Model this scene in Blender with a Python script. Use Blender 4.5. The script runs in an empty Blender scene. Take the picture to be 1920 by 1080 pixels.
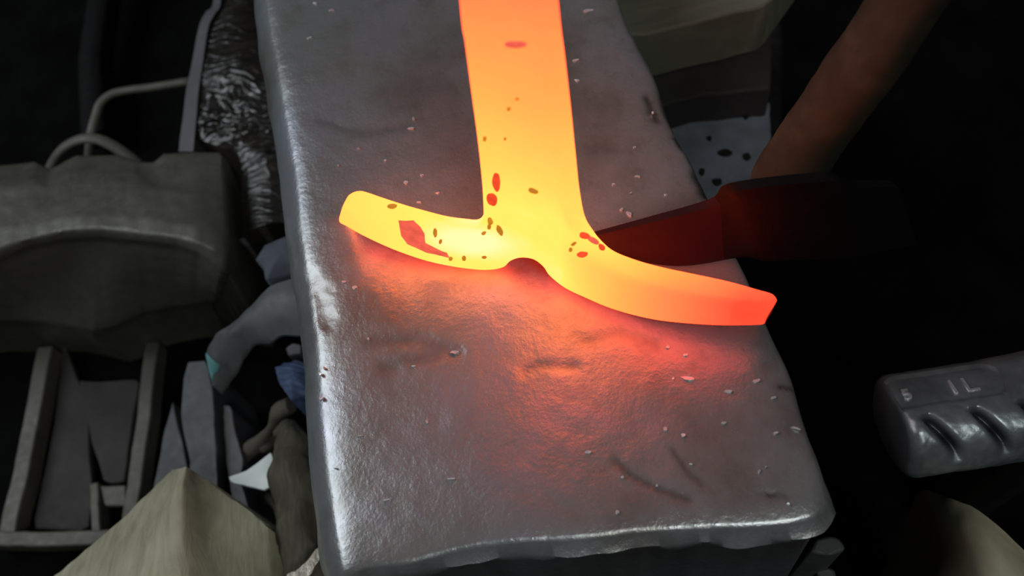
import bpy, bmesh, math, random
from mathutils import Vector, Matrix, noise
random.seed(7)
C = bpy.context.scene.collection
SC = bpy.context.scene

# ------------------------------------------------------------------ camera
F = 1700.0                                   # focal length in pixels of a 1920 wide frame
VY = Vector((200 - 960, 540 + 2500, -F)); VY.normalize()      # the anvil's length seen by the camera
ND = Vector((1184 - 960, -(1434 - 540), -F)); ND.normalize()  # straight down
VZ = (-ND).normalized()
VY = (VY - VZ * VY.dot(VZ)).normalized()
VX = VY.cross(VZ)
R = Matrix((VX, VY, VZ))                     # camera coords -> world coords
FWD = R @ Vector((0, 0, -1))
CAM = -FWD * 0.27
cd = bpy.data.cameras.new('camera'); cam = bpy.data.objects.new('camera', cd); C.objects.link(cam)
cam.matrix_world = Matrix.Translation(CAM) @ R.to_4x4()
cd.sensor_width = 36; cd.lens = F / 1920 * 36; cd.clip_start = 0.01; cd.clip_end = 20
cd.dof.use_dof = True; cd.dof.focus_distance = 0.265; cd.dof.aperture_fstop = 13
SC.camera = cam

# ------------------------------------------------------------------ light
w = bpy.data.worlds.new('world'); SC.world = w; w.use_nodes = True
w.node_tree.nodes['Background'].inputs[0].default_value = (0.75, 0.85, 1.0, 1)
w.node_tree.nodes['Background'].inputs[1].default_value = 0.006

def area(name, loc, target, size, power, col):
    l = bpy.data.lights.new(name, 'AREA'); l.shape = 'DISK'; l.size = size; l.energy = power; l.color = col
    o = bpy.data.objects.new(name, l); C.objects.link(o); o.location = loc
    o.rotation_euler = (Vector(target) - Vector(loc)).to_track_quat('-Z', 'Y').to_euler()
    return o
area('shop_lamp', (-1.02, 0.46, 0.92), (0, 0, -0.03), 1.0, 10.2, (0.88, 0.95, 1.0))
area('front_fill', (0.22, -0.72, 1.15), (-0.05, 0, -0.05), 0.35, 4.2, (0.95, 1.0, 0.96))  # unseen fill light, added in front to lift the face and right side
SC.view_settings.view_transform = 'Standard'; SC.view_settings.look = 'None'
SC.view_settings.exposure = 0; SC.view_settings.gamma = 1; SC.view_settings.use_curve_mapping = False

# ------------------------------------------------------------------ helpers
def ray(px, py):
    return (R @ Vector((px - 960, 540 - py, -F))).normalized()
def P(px, py, z=0.0):
    d = ray(px, py); return CAM + d * ((z - CAM.z) / d.z)
def PP(px, py, o, n):
    d = ray(px, py); return CAM + d * ((o - CAM).dot(n) / d.dot(n))

def lerp(a, b, t): return a + (b - a) * t
def catmull(pts, n):
    """n points evenly spread over a smooth curve through pts (any dimension)."""
    pts = [Vector(p) for p in pts]
    if len(pts) == 2: return [pts[0].lerp(pts[1], i / (n - 1)) for i in range(n)]
    ext = [pts[0] * 2 - pts[1]] + pts + [pts[-1] * 2 - pts[-2]]
    fine = []
    for i in range(len(pts) - 1):
        a, b, c, d = ext[i:i + 4]
        for k in range(16):
            t = k / 16
            fine.append(0.5 * ((2 * b) + (c - a) * t + (2 * a - 5 * b + 4 * c - d) * t * t + (3 * b - a - 3 * c + d) * t ** 3))
    fine.append(pts[-1])
    return resample(fine, n)
def resample(pts, n):
    pts = [Vector(p) for p in pts]
    L = [0]
    for a, b in zip(pts, pts[1:]): L.append(L[-1] + (b - a).length)
    out = []; j = 0
    for i in range(n):
        s = L[-1] * i / (n - 1)
        while j < len(pts) - 2 and L[j + 1] < s: j += 1
        seg = L[j + 1] - L[j]
        out.append(pts[j].lerp(pts[j + 1], (s - L[j]) / seg if seg > 1e-12 else 0))
    return out

ORG = {}
def link(ob, parent, base):
    C.objects.link(ob)
    if parent is not None:
        ob.parent = parent; ORG[ob.name] = ORG[parent.name]
    else:
        ob.location = base; ORG[ob.name] = Vector(base)
def build(name, verts, faces, mat, parent=None, bevel=0, seg=2, smooth=True, angle=40):
    verts = [Vector(v) for v in verts]
    if parent is not None: base = ORG[parent.name]
    else:
        c = sum(verts, Vector()) / len(verts); base = Vector((c.x, c.y, min(v.z for v in verts)))
    me = bpy.data.meshes.new(name)
    me.from_pydata([v - base for v in verts], [], faces)
    bm = bmesh.new(); bm.from_mesh(me)
    bmesh.ops.remove_doubles(bm, verts=bm.verts, dist=1e-6)
    bmesh.ops.recalc_face_normals(bm, faces=bm.faces)
    for f in bm.faces: f.smooth = smooth
    for e in bm.edges:
        if len(e.link_faces) == 2 and e.calc_face_angle(0) > math.radians(angle): e.smooth = False
    bm.to_mesh(me); bm.free()
    me.materials.append(mat)
    ob = bpy.data.objects.new(name, me); link(ob, parent, base)
    if bevel:
        m = ob.modifiers.new('bevel', 'BEVEL'); m.width = bevel; m.segments = seg; m.limit_method = 'ANGLE'; m.angle_limit = math.radians(30)
    return ob
def tag(o, label, cat, group=None):
    o['label'] = label; o['category'] = cat
    if group: o['group'] = group
    return o
def thing(name, base, label, cat, group=None):
    o = bpy.data.objects.new(name, None); o.empty_display_size = 0.01
    link(o, None, base); return tag(o, label, cat, group)

def jitter(v, amp, sc, seed=0):
    q = v * sc + Vector((seed * 3.1, seed * 1.7, seed))
    d = Vector((noise.noise(q), noise.noise(q + Vector((9, 0, 0))), noise.noise(q + Vector((0, 9, 0)))))
    q = q * 3.3
    return v + (d + Vector((noise.noise(q), noise.noise(q + Vector((9, 0, 0))), noise.noise(q + Vector((0, 9, 0))))) * 0.45) * amp

def slab(name, poly, mat, parent=None, thick=0.01, bevel=0.0006, rough=0.0, n=None, seed=1, down=Vector((0, 0, -1))):
    """a plate whose top outline is poly (world points), thick along down"""
    if n: poly = resample(list(poly) + [poly[0]], n + 1)[:-1]
    top = [jitter(Vector(p), rough, 90, seed) for p in poly]
    bot = [jitter(Vector(p) + down * thick, rough, 90, seed + 3) for p in poly]
    k = len(poly)
    faces = [tuple(range(k)), tuple(range(2 * k - 1, k - 1, -1))]
    for i in range(k):
        j = (i + 1) % k
        faces.append((i, i + k, j + k, j))
    return build(name, top + bot, faces, mat, parent, bevel)

def sweep(name, path, rad, mat, parent=None, sides=12, flat=1.0, up=Vector((0, 0, 1)), power=2.0, smooth=True, cap=True, rough=0.0, seed=0, angle=50):
    """tube along path; rad number or list; flat scales the section along 'up'; power>2 squares it"""
    path = [Vector(p) for p in path]; n = len(path)
    if not isinstance(rad, (list, tuple)): rad = [rad] * n
    verts = []; faces = []
    for i, p in enumerate(path):
        t = (path[min(i + 1, n - 1)] - path[max(i - 1, 0)]).normalized()
        s = t.cross(up).normalized(); u = s.cross(t).normalized()
        for k in range(sides):
            a = 2 * math.pi * (k + 0.5) / sides; c, d = math.cos(a), math.sin(a)
            c = math.copysign(abs(c) ** (2 / power), c); d = math.copysign(abs(d) ** (2 / power), d)
            v = p + s * c * rad[i] + u * d * rad[i] * flat
            if rough: v = jitter(v, rough, 70, seed)
            verts.append(v)
    for i in range(n - 1):
        for k in range(sides):
            j = (k + 1) % sides
            faces.append((i * sides + k, i * sides + j, (i + 1) * sides + j, (i + 1) * sides + k))
    if cap:
        faces.append(tuple(range(sides - 1, -1, -1))); faces.append(tuple(range((n - 1) * sides, n * sides)))
    return build(name, verts, faces, mat, parent, smooth=smooth, angle=angle)

def grid_faces(nr, nc):
    return [(r * nc + c, r * nc + c + 1, (r + 1) * nc + c + 1, (r + 1) * nc + c) for r in range(nr - 1) for c in range(nc - 1)]
def loft(name, rows, mat, nr, nc, zfloor, parent=None, smooth_rows=True, disp=None, angle=60, inset=0.0):
    """surface through rows of world points, with vertical walls down to zfloor and closed below"""
    rs = [resample(r, nc) for r in rows]
    cols = []
    for c in range(nc):
        col = [r[c] for r in rs]
        cols.append(catmull(col, nr) if smooth_rows else resample(col, nr))
    g = [[cols[c][r] for c in range(nc)] for r in range(nr)]
    if disp:
        g = [[disp(g[r][c], r / (nr - 1), c / (nc - 1)) for c in range(nc)] for r in range(nr)]
    verts = [v for row in g for v in row]; faces = grid_faces(nr, nc)
    loop = [c for c in range(nc)] + [r * nc + nc - 1 for r in range(1, nr)] + [(nr - 1) * nc + c for c in range(nc - 2, -1, -1)] + [r * nc for r in range(nr - 2, 0, -1)]
    cen = sum((verts[i] for i in loop), Vector()) / len(loop)
    k0 = len(verts)
    for i in loop:
        v = verts[i]; q = v.lerp(cen, inset)
        verts.append(Vector((q.x, q.y, zfloor)))
    m = len(loop)
    for a in range(m):
        b = (a + 1) % m
        faces.append((loop[a], loop[b], k0 + b, k0 + a))
    faces.append(tuple(range(k0, k0 + m)))
    return build(name, verts, faces, mat, parent, angle=angle)

# ------------------------------------------------------------------ materials
def nt(name):
    m = bpy.data.materials.new(name); m.use_nodes = True
    t = m.node_tree; b = t.nodes['Principled BSDF']; return m, t, b
def N(t, kind, **kw):
    n = t.nodes.new(kind)
    for k, v in kw.items():
        if k in n.inputs: n.inputs[k].default_value = v
        else: setattr(n, k, v)
    return n
def ramp(t, src, stops):
    r = t.nodes.new('ShaderNodeValToRGB'); e = r.color_ramp.elements
    e[0].position = stops[0][0]; e[1].position = stops[-1][0]
    for p, c in stops[1:-1]: e.new(p)
    for el, (p, c) in zip(e, stops):
        el.color = c if len(c) == 4 else (*c, 1)
    t.links.new(src, r.inputs[0]); return r.outputs[0]
def g(v): return (v, v, v, 1)
def mat(name, c1, c2, metallic=0.0, rough=(0.5, 0.7), scale=60, bump=0.3, bdist=0.001, stretch=(1, 1, 1), bscale=None, coat=0.0, spec=0.5, detail=8):
    m, t, b = nt(name)
    tc = N(t, 'ShaderNodeTexCoord'); mp = N(t, 'ShaderNodeMapping'); mp.inputs['Scale'].default_value = stretch
    t.links.new(tc.outputs['Object'], mp.inputs[0])
    n1 = N(t, 'ShaderNodeTexNoise', Scale=scale, Detail=detail, Roughness=0.62); t.links.new(mp.outputs[0], n1.inputs['Vector'])
    n2 = N(t, 'ShaderNodeTexNoise', Scale=(bscale or scale * 4), Detail=6, Roughness=0.6); t.links.new(mp.outputs[0], n2.inputs['Vector'])
    t.links.new(ramp(t, n1.outputs['Fac'], [(0.32, c1), (0.68, c2)]), b.inputs['Base Color'])
    t.links.new(ramp(t, n2.outputs['Fac'], [(0.3, g(rough[0])), (0.7, g(rough[1]))]), b.inputs['Roughness'])
    b.inputs['Metallic'].default_value = metallic
    b.inputs['Specular IOR Level'].default_value = spec
    b.inputs['Coat Weight'].default_value = coat
    bp = N(t, 'ShaderNodeBump', Strength=bump, Distance=bdist); t.links.new(n2.outputs['Fac'], bp.inputs['Height'])
    t.links.new(bp.outputs[0], b.inputs['Normal'])
    return m

def anvil_material():
    m, t, b = nt('worn_anvil_steel'); L = t.links
    tc = N(t, 'ShaderNodeTexCoord'); o = tc.outputs['Object']
    big = N(t, 'ShaderNodeTexNoise', Scale=22, Detail=6, Roughness=0.6); L.new(o, big.inputs['Vector'])
    mid = N(t, 'ShaderNodeTexNoise', Scale=120, Detail=8, Roughness=0.65); L.new(o, mid.inputs['Vector'])
    fin = N(t, 'ShaderNodeTexNoise', Scale=700, Detail=4, Roughness=0.6); L.new(o, fin.inputs['Vector'])
    c = ramp(t, big.outputs['Fac'], [(0.30, (0.205, 0.195, 0.178)), (0.47, (0.285, 0.305, 0.305)), (0.72, (0.33, 0.35, 0.405))])
    c2 = ramp(t, mid.outputs['Fac'], [(0.25, (0.6, 0.56, 0.56)), (0.48, (0.95, 0.95, 0.95)), (0.66, (1.05, 1.05, 1.1)), (0.80, (1.5, 1.55, 1.65))])
    mx = N(t, 'ShaderNodeMix', data_type='RGBA', blend_type='MULTIPLY'); mx.inputs[0].default_value = 0.75
    L.new(c, mx.inputs[6]); L.new(c2, mx.inputs[7])
    at = N(t, 'ShaderNodeUVMap', uv_map='dark_mask'); ax_ = N(t, 'ShaderNodeSeparateXYZ'); L.new(at.outputs[0], ax_.inputs[0])
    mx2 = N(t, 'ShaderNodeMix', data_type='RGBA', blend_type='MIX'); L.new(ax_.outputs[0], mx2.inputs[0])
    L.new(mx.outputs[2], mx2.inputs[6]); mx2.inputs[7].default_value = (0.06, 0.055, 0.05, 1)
    L.new(mx2.outputs[2], b.inputs['Base Color'])
    b.inputs['Metallic'].default_value = 0.50
    b.inputs['Specular IOR Level'].default_value = 1.0
    L.new(ramp(t, mid.outputs['Fac'], [(0.30, g(0.33)), (0.70, g(0.17))]), b.inputs['Roughness'])
    b1 = N(t, 'ShaderNodeBump', Strength=0.45, Distance=0.0007); L.new(mid.outputs['Fac'], b1.inputs['Height'])
    b2 = N(t, 'ShaderNodeBump', Strength=0.30, Distance=0.0003); L.new(fin.outputs['Fac'], b2.inputs['Height']); L.new(b1.outputs[0], b2.inputs['Normal'])
    L.new(b2.outputs[0], b.inputs['Normal'])
    return m

M = {}
M['anvil'] = anvil_material()
M['floor'] = mat('soot_black_ground', (0.0015, 0.0014, 0.0014, 1), (0.005, 0.005, 0.005, 1), 0, (0.9, 1), 30, 0.8, 0.004, spec=0.05)
M['cast'] = mat('dusty_cast_iron', (0.075, 0.071, 0.056, 1), (0.115, 0.110, 0.088, 1), 0.25, (0.38, 0.6), 35, 0.35, 0.0006, bscale=260)
M['dark'] = mat('dark_oxide_steel', (0.010, 0.009, 0.009, 1), (0.022, 0.020, 0.020, 1), 0.4, (0.5, 0.75), 50, 0.3, 0.0006, bscale=200)
M['bar'] = mat('grey_flat_bar', (0.075, 0.070, 0.057, 1), (0.115, 0.108, 0.088, 1), 0.2, (0.5, 0.7), 60, 0.3, 0.0005)
M['greyplate'] = mat('grey_steel_plate', (0.065, 0.068, 0.070, 1), (0.10, 0.105, 0.108, 1), 0.2, (0.5, 0.75), 40, 0.3, 0.0005)
M['brownplate'] = mat('brown_rusty_plate', (0.018, 0.015, 0.012, 1), (0.035, 0.03, 0.024, 1), 0.1, (0.6, 0.85), 40, 0.4, 0.0006)
M['film'] = mat('crumpled_black_film', (0.007, 0.006, 0.0055, 1), (0.026, 0.022, 0.018, 1), 0.0, (0.14, 0.36), 40, 0.6, 0.0010, bscale=110, stretch=(0.5, 2.6, 1), coat=0.1, spec=0.6)
M['rim'] = mat('dull_grey_rim', (0.075, 0.070, 0.075, 1), (0.11, 0.104, 0.11, 1), 0.2, (0.5, 0.7), 60, 0.3, 0.0005)
M['blueplate'] = mat('blue_grey_plate', (0.14, 0.165, 0.20, 1), (0.26, 0.30, 0.36, 1), 0.2, (0.5, 0.7), 45, 0.3, 0.0006)
M['blackbrown'] = mat('dark_brown_board', (0.022, 0.019, 0.019, 1), (0.042, 0.038, 0.036, 1), 0, (0.7, 0.9), 30, 0.4, 0.0006)
M['greywood'] = mat('weathered_grey_wood', (0.13, 0.125, 0.095, 1), (0.19, 0.185, 0.14, 1), 0, (0.7, 0.9), 40, 0.4, 0.0006, stretch=(1, 6, 1))
M['teal'] = mat('teal_paint', (0.09, 0.26, 0.27, 1), (0.17, 0.40, 0.40, 1), 0, (0.4, 0.6), 120, 0.2, 0.0003)
M['bluecloth'] = mat('blue_cloth', (0.03, 0.05, 0.11, 1), (0.07, 0.10, 0.19, 1), 0, (0.8, 1), 150, 0.5, 0.0005)
M['greycloth'] = mat('blue_grey_rag', (0.055, 0.062, 0.082, 1), (0.09, 0.10, 0.125, 1), 0, (0.8, 1), 90, 0.5, 0.0006)
M['paper'] = mat('white_scrap', (0.62, 0.68, 0.65, 1), (0.82, 0.86, 0.84, 1), 0, (0.5, 0.7), 60, 0.2, 0.0003)
M['twig'] = mat('brown_bark', (0.05, 0.042, 0.032, 1), (0.10, 0.085, 0.062, 1), 0, (0.7, 0.95), 60, 0.6, 0.0008)
M['brass'] = mat('shiny_tan_scrap', (0.20, 0.17, 0.13, 1), (0.5, 0.45, 0.38, 1), 0.6, (0.25, 0.4), 70, 0.5, 0.0008)
M['tool'] = mat('scuffed_galvanised_metal', (0.17, 0.195, 0.21, 1), (0.33, 0.365, 0.39, 1), 0.6, (0.28, 0.45), 70, 0.35, 0.0005, bscale=300)
def add_dark_tone(m, col):
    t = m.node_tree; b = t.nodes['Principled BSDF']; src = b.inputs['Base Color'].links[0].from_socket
    u = N(t, 'ShaderNodeUVMap', uv_map='dark_mask'); sx = N(t, 'ShaderNodeSeparateXYZ'); t.links.new(u.outputs[0], sx.inputs[0])
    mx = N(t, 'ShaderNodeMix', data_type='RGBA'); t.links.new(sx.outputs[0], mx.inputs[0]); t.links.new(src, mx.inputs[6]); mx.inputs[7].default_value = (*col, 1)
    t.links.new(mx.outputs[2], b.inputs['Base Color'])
add_dark_tone(M['tool'], (0.02, 0.022, 0.024))  # base colour goes darker inside the slanted slots
M['fleck'] = mat('pale_speck_metal', (0.5, 0.52, 0.55, 1), (0.75, 0.78, 0.82, 1), 0.5, (0.3, 0.4), 200, 0.3, 0.0002)  # pale metal for scale chips, painted glints and the raised characters
M['dark2'] = mat('black_hammer_steel', (0.0015, 0.0012, 0.0014, 1), (0.003, 0.0024, 0.0028, 1), 0.0, (0.6, 0.8), 60, 0.3, 0.0004, spec=0.15)
M['peen_glow'] = mat('hammer_steel_glow_tint', (0.009, 0.0028, 0.006, 1), (0.014, 0.004, 0.009, 1), 0.0, (0.6, 0.8), 60, 0.3, 0.0004, spec=0.15)  # red glow of the workpiece painted into the peen's colour

def wood(name, c1, c2, c3, grain=(40, 4, 40), bump=0.5, scale=1.0):
    m, t, b = nt(name); L = t.links
    tc = N(t, 'ShaderNodeTexCoord'); mp = N(t, 'ShaderNodeMapping'); mp.inputs['Scale'].default_value = grain
    L.new(tc.outputs['Object'], mp.inputs[0])
    n1 = N(t, 'ShaderNodeTexNoise', Scale=1.6 * scale, Detail=8, Roughness=0.65, Distortion=0.6); L.new(mp.outputs[0], n1.inputs['Vector'])
    n2 = N(t, 'ShaderNodeTexNoise', Scale=18, Detail=5, Roughness=0.6); L.new(tc.outputs['Object'], n2.inputs['Vector'])
    a = ramp(t, n1.outputs['Fac'], [(0.25, c1), (0.5, c2), (0.75, c3)])
    d = ramp(t, n2.outputs['Fac'], [(0.3, g(0.75)), (0.7, g(1.12))])
    mx = N(t, 'ShaderNodeMix', data_type='RGBA', blend_type='MULTIPLY'); mx.inputs[0].default_value = 1
    L.new(a, mx.inputs[6]); L.new(d, mx.inputs[7]); L.new(mx.outputs[2], b.inputs['Base Color'])
    b.inputs['Roughness'].default_value = 0.75; b.inputs['Specular IOR Level'].default_value = 0.25
    bp = N(t, 'ShaderNodeBump', Strength=bump, Distance=0.0008); L.new(n1.outputs['Fac'], bp.inputs['Height']); L.new(bp.outputs[0], b.inputs['Normal'])
    return m
M['palewood'] = wood('pale_sawn_wood', (0.24, 0.225, 0.145, 1), (0.36, 0.345, 0.24, 1), (0.45, 0.435, 0.31, 1), (130, 22, 60), 0.9)
M['logwood'] = wood('tan_log_wood', (0.28, 0.26, 0.17, 1), (0.40, 0.375, 0.26, 1), (0.48, 0.455, 0.32, 1), (30, 12, 8), 0.3)
M['handle'] = wood('brown_handle_wood', (0.010, 0.010, 0.006, 1), (0.024, 0.022, 0.012, 1), (0.048, 0.042, 0.022, 1), (30, 30, 30), 0.4)
M['brownpost'] = wood('brown_dirty_wood', (0.045, 0.040, 0.028, 1), (0.075, 0.066, 0.047, 1), (0.13, 0.116, 0.085, 1), (160, 25, 60), 1.0)

def hot_material(name='glowing_steel'):
    """temperature falls away from the joint along the stem and the right arm; object axes x = along arms, y = up the stem"""
    m, t, b = nt(name); L = t.links
    tc = N(t, 'ShaderNodeTexCoord'); sx = N(t, 'ShaderNodeSeparateXYZ'); L.new(tc.outputs['Object'], sx.inputs[0])
    at = N(t, 'ShaderNodeUVMap', uv_map='heat'); ax_ = N(t, 'ShaderNodeSeparateXYZ'); L.new(at.outputs[0], ax_.inputs[0])
    nz = N(t, 'ShaderNodeTexNoise', Scale=55, Detail=5, Roughness=0.55); L.new(tc.outputs['Object'], nz.inputs['Vector'])
    nm = N(t, 'ShaderNodeMath', operation='MULTIPLY_ADD'); L.new(nz.outputs['Fac'], nm.inputs[0]); nm.inputs[1].default_value = 0.10; nm.inputs[2].default_value = -0.05
    ad = N(t, 'ShaderNodeMath', operation='ADD'); L.new(ax_.outputs[0], ad.inputs[0]); L.new(nm.outputs[0], ad.inputs[1])
    col = ramp(t, ad.outputs[0], [(0.0, (0.02, 0.008, 0.004)), (0.06, (0.10, 0.020, 0.010)), (0.14, (0.45, 0.105, 0.045)), (0.22, (0.55, 0.145, 0.055)), (0.4, (0.88, 0.270, 0.080)), (0.6, (0.98, 0.45, 0.088)), (0.8, (1.0, 0.68, 0.11)), (0.93, (1.0, 0.88, 0.14)), (1.0, (1.0, 1.0, 0.45))])
    L.new(col, b.inputs['Emission Color'])
    st = ramp(t, ad.outputs[0], [(0.0, g(0.16)), (0.4, g(0.20)), (1.0, g(0.26))])
    mu = N(t, 'ShaderNodeMath', operation='MULTIPLY'); L.new(st, mu.inputs[0]); mu.inputs[1].default_value = 5.0
    # red glows far past white: raise the red channel alone
    sp = N(t, 'ShaderNodeSeparateColor'); L.new(col, sp.inputs[0])
    r2 = N(t, 'ShaderNodeMath', operation='MULTIPLY'); L.new(sp.outputs[0], r2.inputs[0]); r2.inputs[1].default_value = 5.1
    cb = N(t, 'ShaderNodeCombineColor'); L.new(r2.outputs[0], cb.inputs[0]); L.new(sp.outputs[1], cb.inputs[1]); L.new(sp.outputs[2], cb.inputs[2])
    L.new(cb.outputs[0], b.inputs['Emission Color'])
    b.inputs['Emission Strength'].default_value = 1.0
    b.inputs['Base Color'].default_value = (0.02, 0.01, 0.01, 1); b.inputs['Roughness'].default_value = 0.7
    b.inputs['Specular IOR Level'].default_value = 0.1
    return m
M['hot'] = hot_material()
def flat_hot(name, col):
    m, t, b = nt(name)
    n = N(t, 'ShaderNodeTexNoise', Scale=300, Detail=4); tc = N(t, 'ShaderNodeTexCoord'); t.links.new(tc.outputs['Object'], n.inputs['Vector'])
    c = ramp(t, n.outputs['Fac'], [(0.35, tuple(x * 0.75 for x in col)), (0.65, col)])
    t.links.new(c, b.inputs['Emission Color']); b.inputs['Emission Strength'].default_value = 1
    b.inputs['Base Color'].default_value = (0.02, 0.01, 0.01, 1); b.inputs['Roughness'].default_value = 0.9
    return m
M['scale_red'] = flat_hot('red_hot_scale', (1.0, 0.075, 0.018))
M['scale_pink'] = flat_hot('pink_red_scale', (1.0, 0.13, 0.075))
M['scale_dark'] = flat_hot('dark_cooling_scale', (0.62, 0.24, 0.012))

# ------------------------------------------------------------------ ground
ZF = -0.20
gn = 60; gv = []
for r in range(gn):
    for c in range(gn):
        x = -1.6 + 3.2 * c / (gn - 1); y = -1.4 + 3.6 * r / (gn - 1)
        gv.append(Vector((x, y, ZF + noise.noise(Vector((x * 6, y * 6, 0))) * 0.004 - 0.004)))
fl = build('floor', gv, grid_faces(gn, gn), M['floor']); fl['kind'] = 'structure'

# ------------------------------------------------------------------ anvil block
NU, NV = 150, 240
leftL = catmull([P(*p) for p in [(462, -330), (498, 0), (516, 110), (534, 220), (553, 330), (562, 430), (580, 540), (592, 620), (598, 720), (606, 820), (618, 930), (640, 1076)]], NV)
rightL = catmull([P(*p) for p in [(1060, -330), (1158, 0), (1186, 70), (1226, 150), (1243, 210), (1285, 290), (1318, 355), (1352, 430), (1398, 520), (1440, 620), (1478, 700), (1504, 790), (1535, 880), (1556, 948)]], NV)
frontL = catmull([P(*p) for p in [(640, 1076), (690, 1062), (760, 1055), (812, 1042), (860, 1030), (905, 1022), (985, 1014), (1060, 1011), (1130, 1004), (1190, 996), (1260, 992), (1330, 988), (1400, 986), (1470, 980), (1505, 974), (1530, 966), (1556, 948)]], NU)
backL = [leftL[0].lerp(rightL[0], i / (NU - 1)) for i in range(NU)]
MARKS = [  # grooves and dark stains of old cuts in the face: polyline, half width (m), depth (m), stain
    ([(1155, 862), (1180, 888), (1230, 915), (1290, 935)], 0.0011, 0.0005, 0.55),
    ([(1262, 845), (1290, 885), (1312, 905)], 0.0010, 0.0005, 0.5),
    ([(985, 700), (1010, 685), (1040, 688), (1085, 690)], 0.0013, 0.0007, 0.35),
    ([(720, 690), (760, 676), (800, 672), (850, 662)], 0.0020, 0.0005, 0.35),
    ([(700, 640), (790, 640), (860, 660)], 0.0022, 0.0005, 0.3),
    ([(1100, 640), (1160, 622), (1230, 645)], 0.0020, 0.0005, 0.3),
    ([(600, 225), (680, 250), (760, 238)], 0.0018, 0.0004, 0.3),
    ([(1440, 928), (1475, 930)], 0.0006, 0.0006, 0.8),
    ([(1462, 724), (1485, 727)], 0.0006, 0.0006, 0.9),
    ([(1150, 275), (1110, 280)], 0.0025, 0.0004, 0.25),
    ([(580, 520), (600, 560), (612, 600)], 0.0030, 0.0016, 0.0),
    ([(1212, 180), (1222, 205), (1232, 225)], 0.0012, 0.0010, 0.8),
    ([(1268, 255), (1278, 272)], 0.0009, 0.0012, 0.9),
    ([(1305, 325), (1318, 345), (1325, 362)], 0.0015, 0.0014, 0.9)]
marks = [([P(*p) for p in pl], wd, dp, st) for pl, wd, dp, st in MARKS]
def segdist(p, a, b):
    ab = b - a; t = max(0, min(1, (p - a).dot(ab) / ab.length_squared)); return (p - a - ab * t).length
av = []; dark_mask = []
for r in range(NV):
    for c in range(NU):
        u = c / (NU - 1); v = r / (NV - 1)
        p = leftL[r].lerp(rightL[r], u) + backL[c].lerp(frontL[c], v) - (
            backL[0] * (1 - u) * (1 - v) + backL[-1] * u * (1 - v) + frontL[0] * (1 - u) * v + frontL[-1] * u * v)
        e = min(u, 1 - u) * 0.13
        z = noise.noise(p * 30) * 0.0004 + noise.noise(p * 110 + Vector((5, 0, 0))) * 0.00012 + noise.noise(p * 260) * 0.00005
        z -= 0.0012 * math.exp(-e / 0.003) + 0.0010 * math.exp(-(1 - v) * 0.22 / 0.003)
        s = 0
        for pl, wd, dp, st in marks:
            d = min(segdist(p, a, b) for a, b in zip(pl, pl[1:]))
            if d < wd * 3:
                d *= 1 + 0.5 * noise.noise(p * 400)
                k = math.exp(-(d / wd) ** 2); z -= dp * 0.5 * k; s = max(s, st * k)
        av.append(Vector((p.x, p.y, z))); dark_mask.append(s)
af = grid_faces(NV, NU)
# boundary: left (back to front), front (left to right), right (front to back), back
loop = [r * NU for r in range(NV)] + [(NV - 1) * NU + c for c in range(1, NU)] + [r * NU + NU - 1 for r in range(NV - 2, -1, -1)] + [c for c in range(NU - 2, 0, -1)]
nL = len(loop)
def side(i):
    return 'L' if i < NV else 'F' if i < NV + NU - 1 else 'R' if i < 2 * NV + NU - 2 else 'B'
nrm = []
for i in range(nL):
    tdir = av[loop[(i + 3) % nL]] - av[loop[(i - 3) % nL]]; tdir.z = 0
    q = Vector((tdir.y, -tdir.x, 0)).normalized()
    nrm.append(q)
nrm = [sum((nrm[(i + k) % nL] for k in range(-4, 5)), Vector()).normalized() for i in range(nL)]
cen = sum((av[i] for i in loop), Vector()) / nL
if (av[loop[10]] - cen).dot(nrm[10]) < 0: nrm = [-q for q in nrm]
#           offset, drop  per ring
RINGS = {'L': [(0.0022, -0.0018), (0.0050, -0.0048), (0.0078, -0.0095), (0.0088, -0.020), (0.0075, -0.11), (0.0075, ZF)],
         'F': [(0.0004, -0.0005), (0.0030, -0.0024), (0.0034, -0.0052), (0.0012, -0.0120), (0.0060, -0.11), (0.0060, ZF)],
         'R': [(0.0006, -0.0006), (0.0010, -0.0018), (0.0014, -0.0050), (0.0010, -0.020), (-0.002, -0.11), (-0.002, ZF)],
         'B': [(0.0009, -0.0009), (0.0016, -0.0030), (0.0020, -0.0070), (0.0020, -0.020), (0.0020, -0.11), (0.0020, ZF)]}
prev = loop[:]
for k in range(6):
    raw = [RINGS[side(i)][k] for i in range(nL)]
    sm = [(sum(raw[(i + j) % nL][0] for j in range(-5, 6)) / 11, sum(raw[(i + j) % nL][1] for j in range(-5, 6)) / 11) for i in range(nL)]
    cur = []
    for i in range(nL):
        o = av[loop[i]]; off, dz = sm[i]; s = side(i)
        amp = {'F': 1.0, 'R': 0.35, 'L': 0.22, 'B': 0.2}[s] if k < 5 else 0
        q = o + nrm[i] * off
        nn = noise.noise(Vector((o.x * 60, o.y * 60, k * 0.9))); n3 = noise.noise(Vector((o.x * 170, o.y * 170, k * 2.3)))
        q += nrm[i] * (nn * 0.0020 + n3 * 0.0007) * amp * (0.0, 0.9, 1.2, 1.8, 1.3, 0)[k]
        q.z = dz if k == 5 else o.z + dz + (nn * 0.0030 * amp if 1 < k < 4 else 0)
        cur.append(len(av)); av.append(q); dark_mask.append(0.0)
    for i in range(nL):
        j = (i + 1) % nL
        af.append((prev[i], prev[j], cur[j], cur[i]))
    prev = cur
af.append(tuple(prev))
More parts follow.
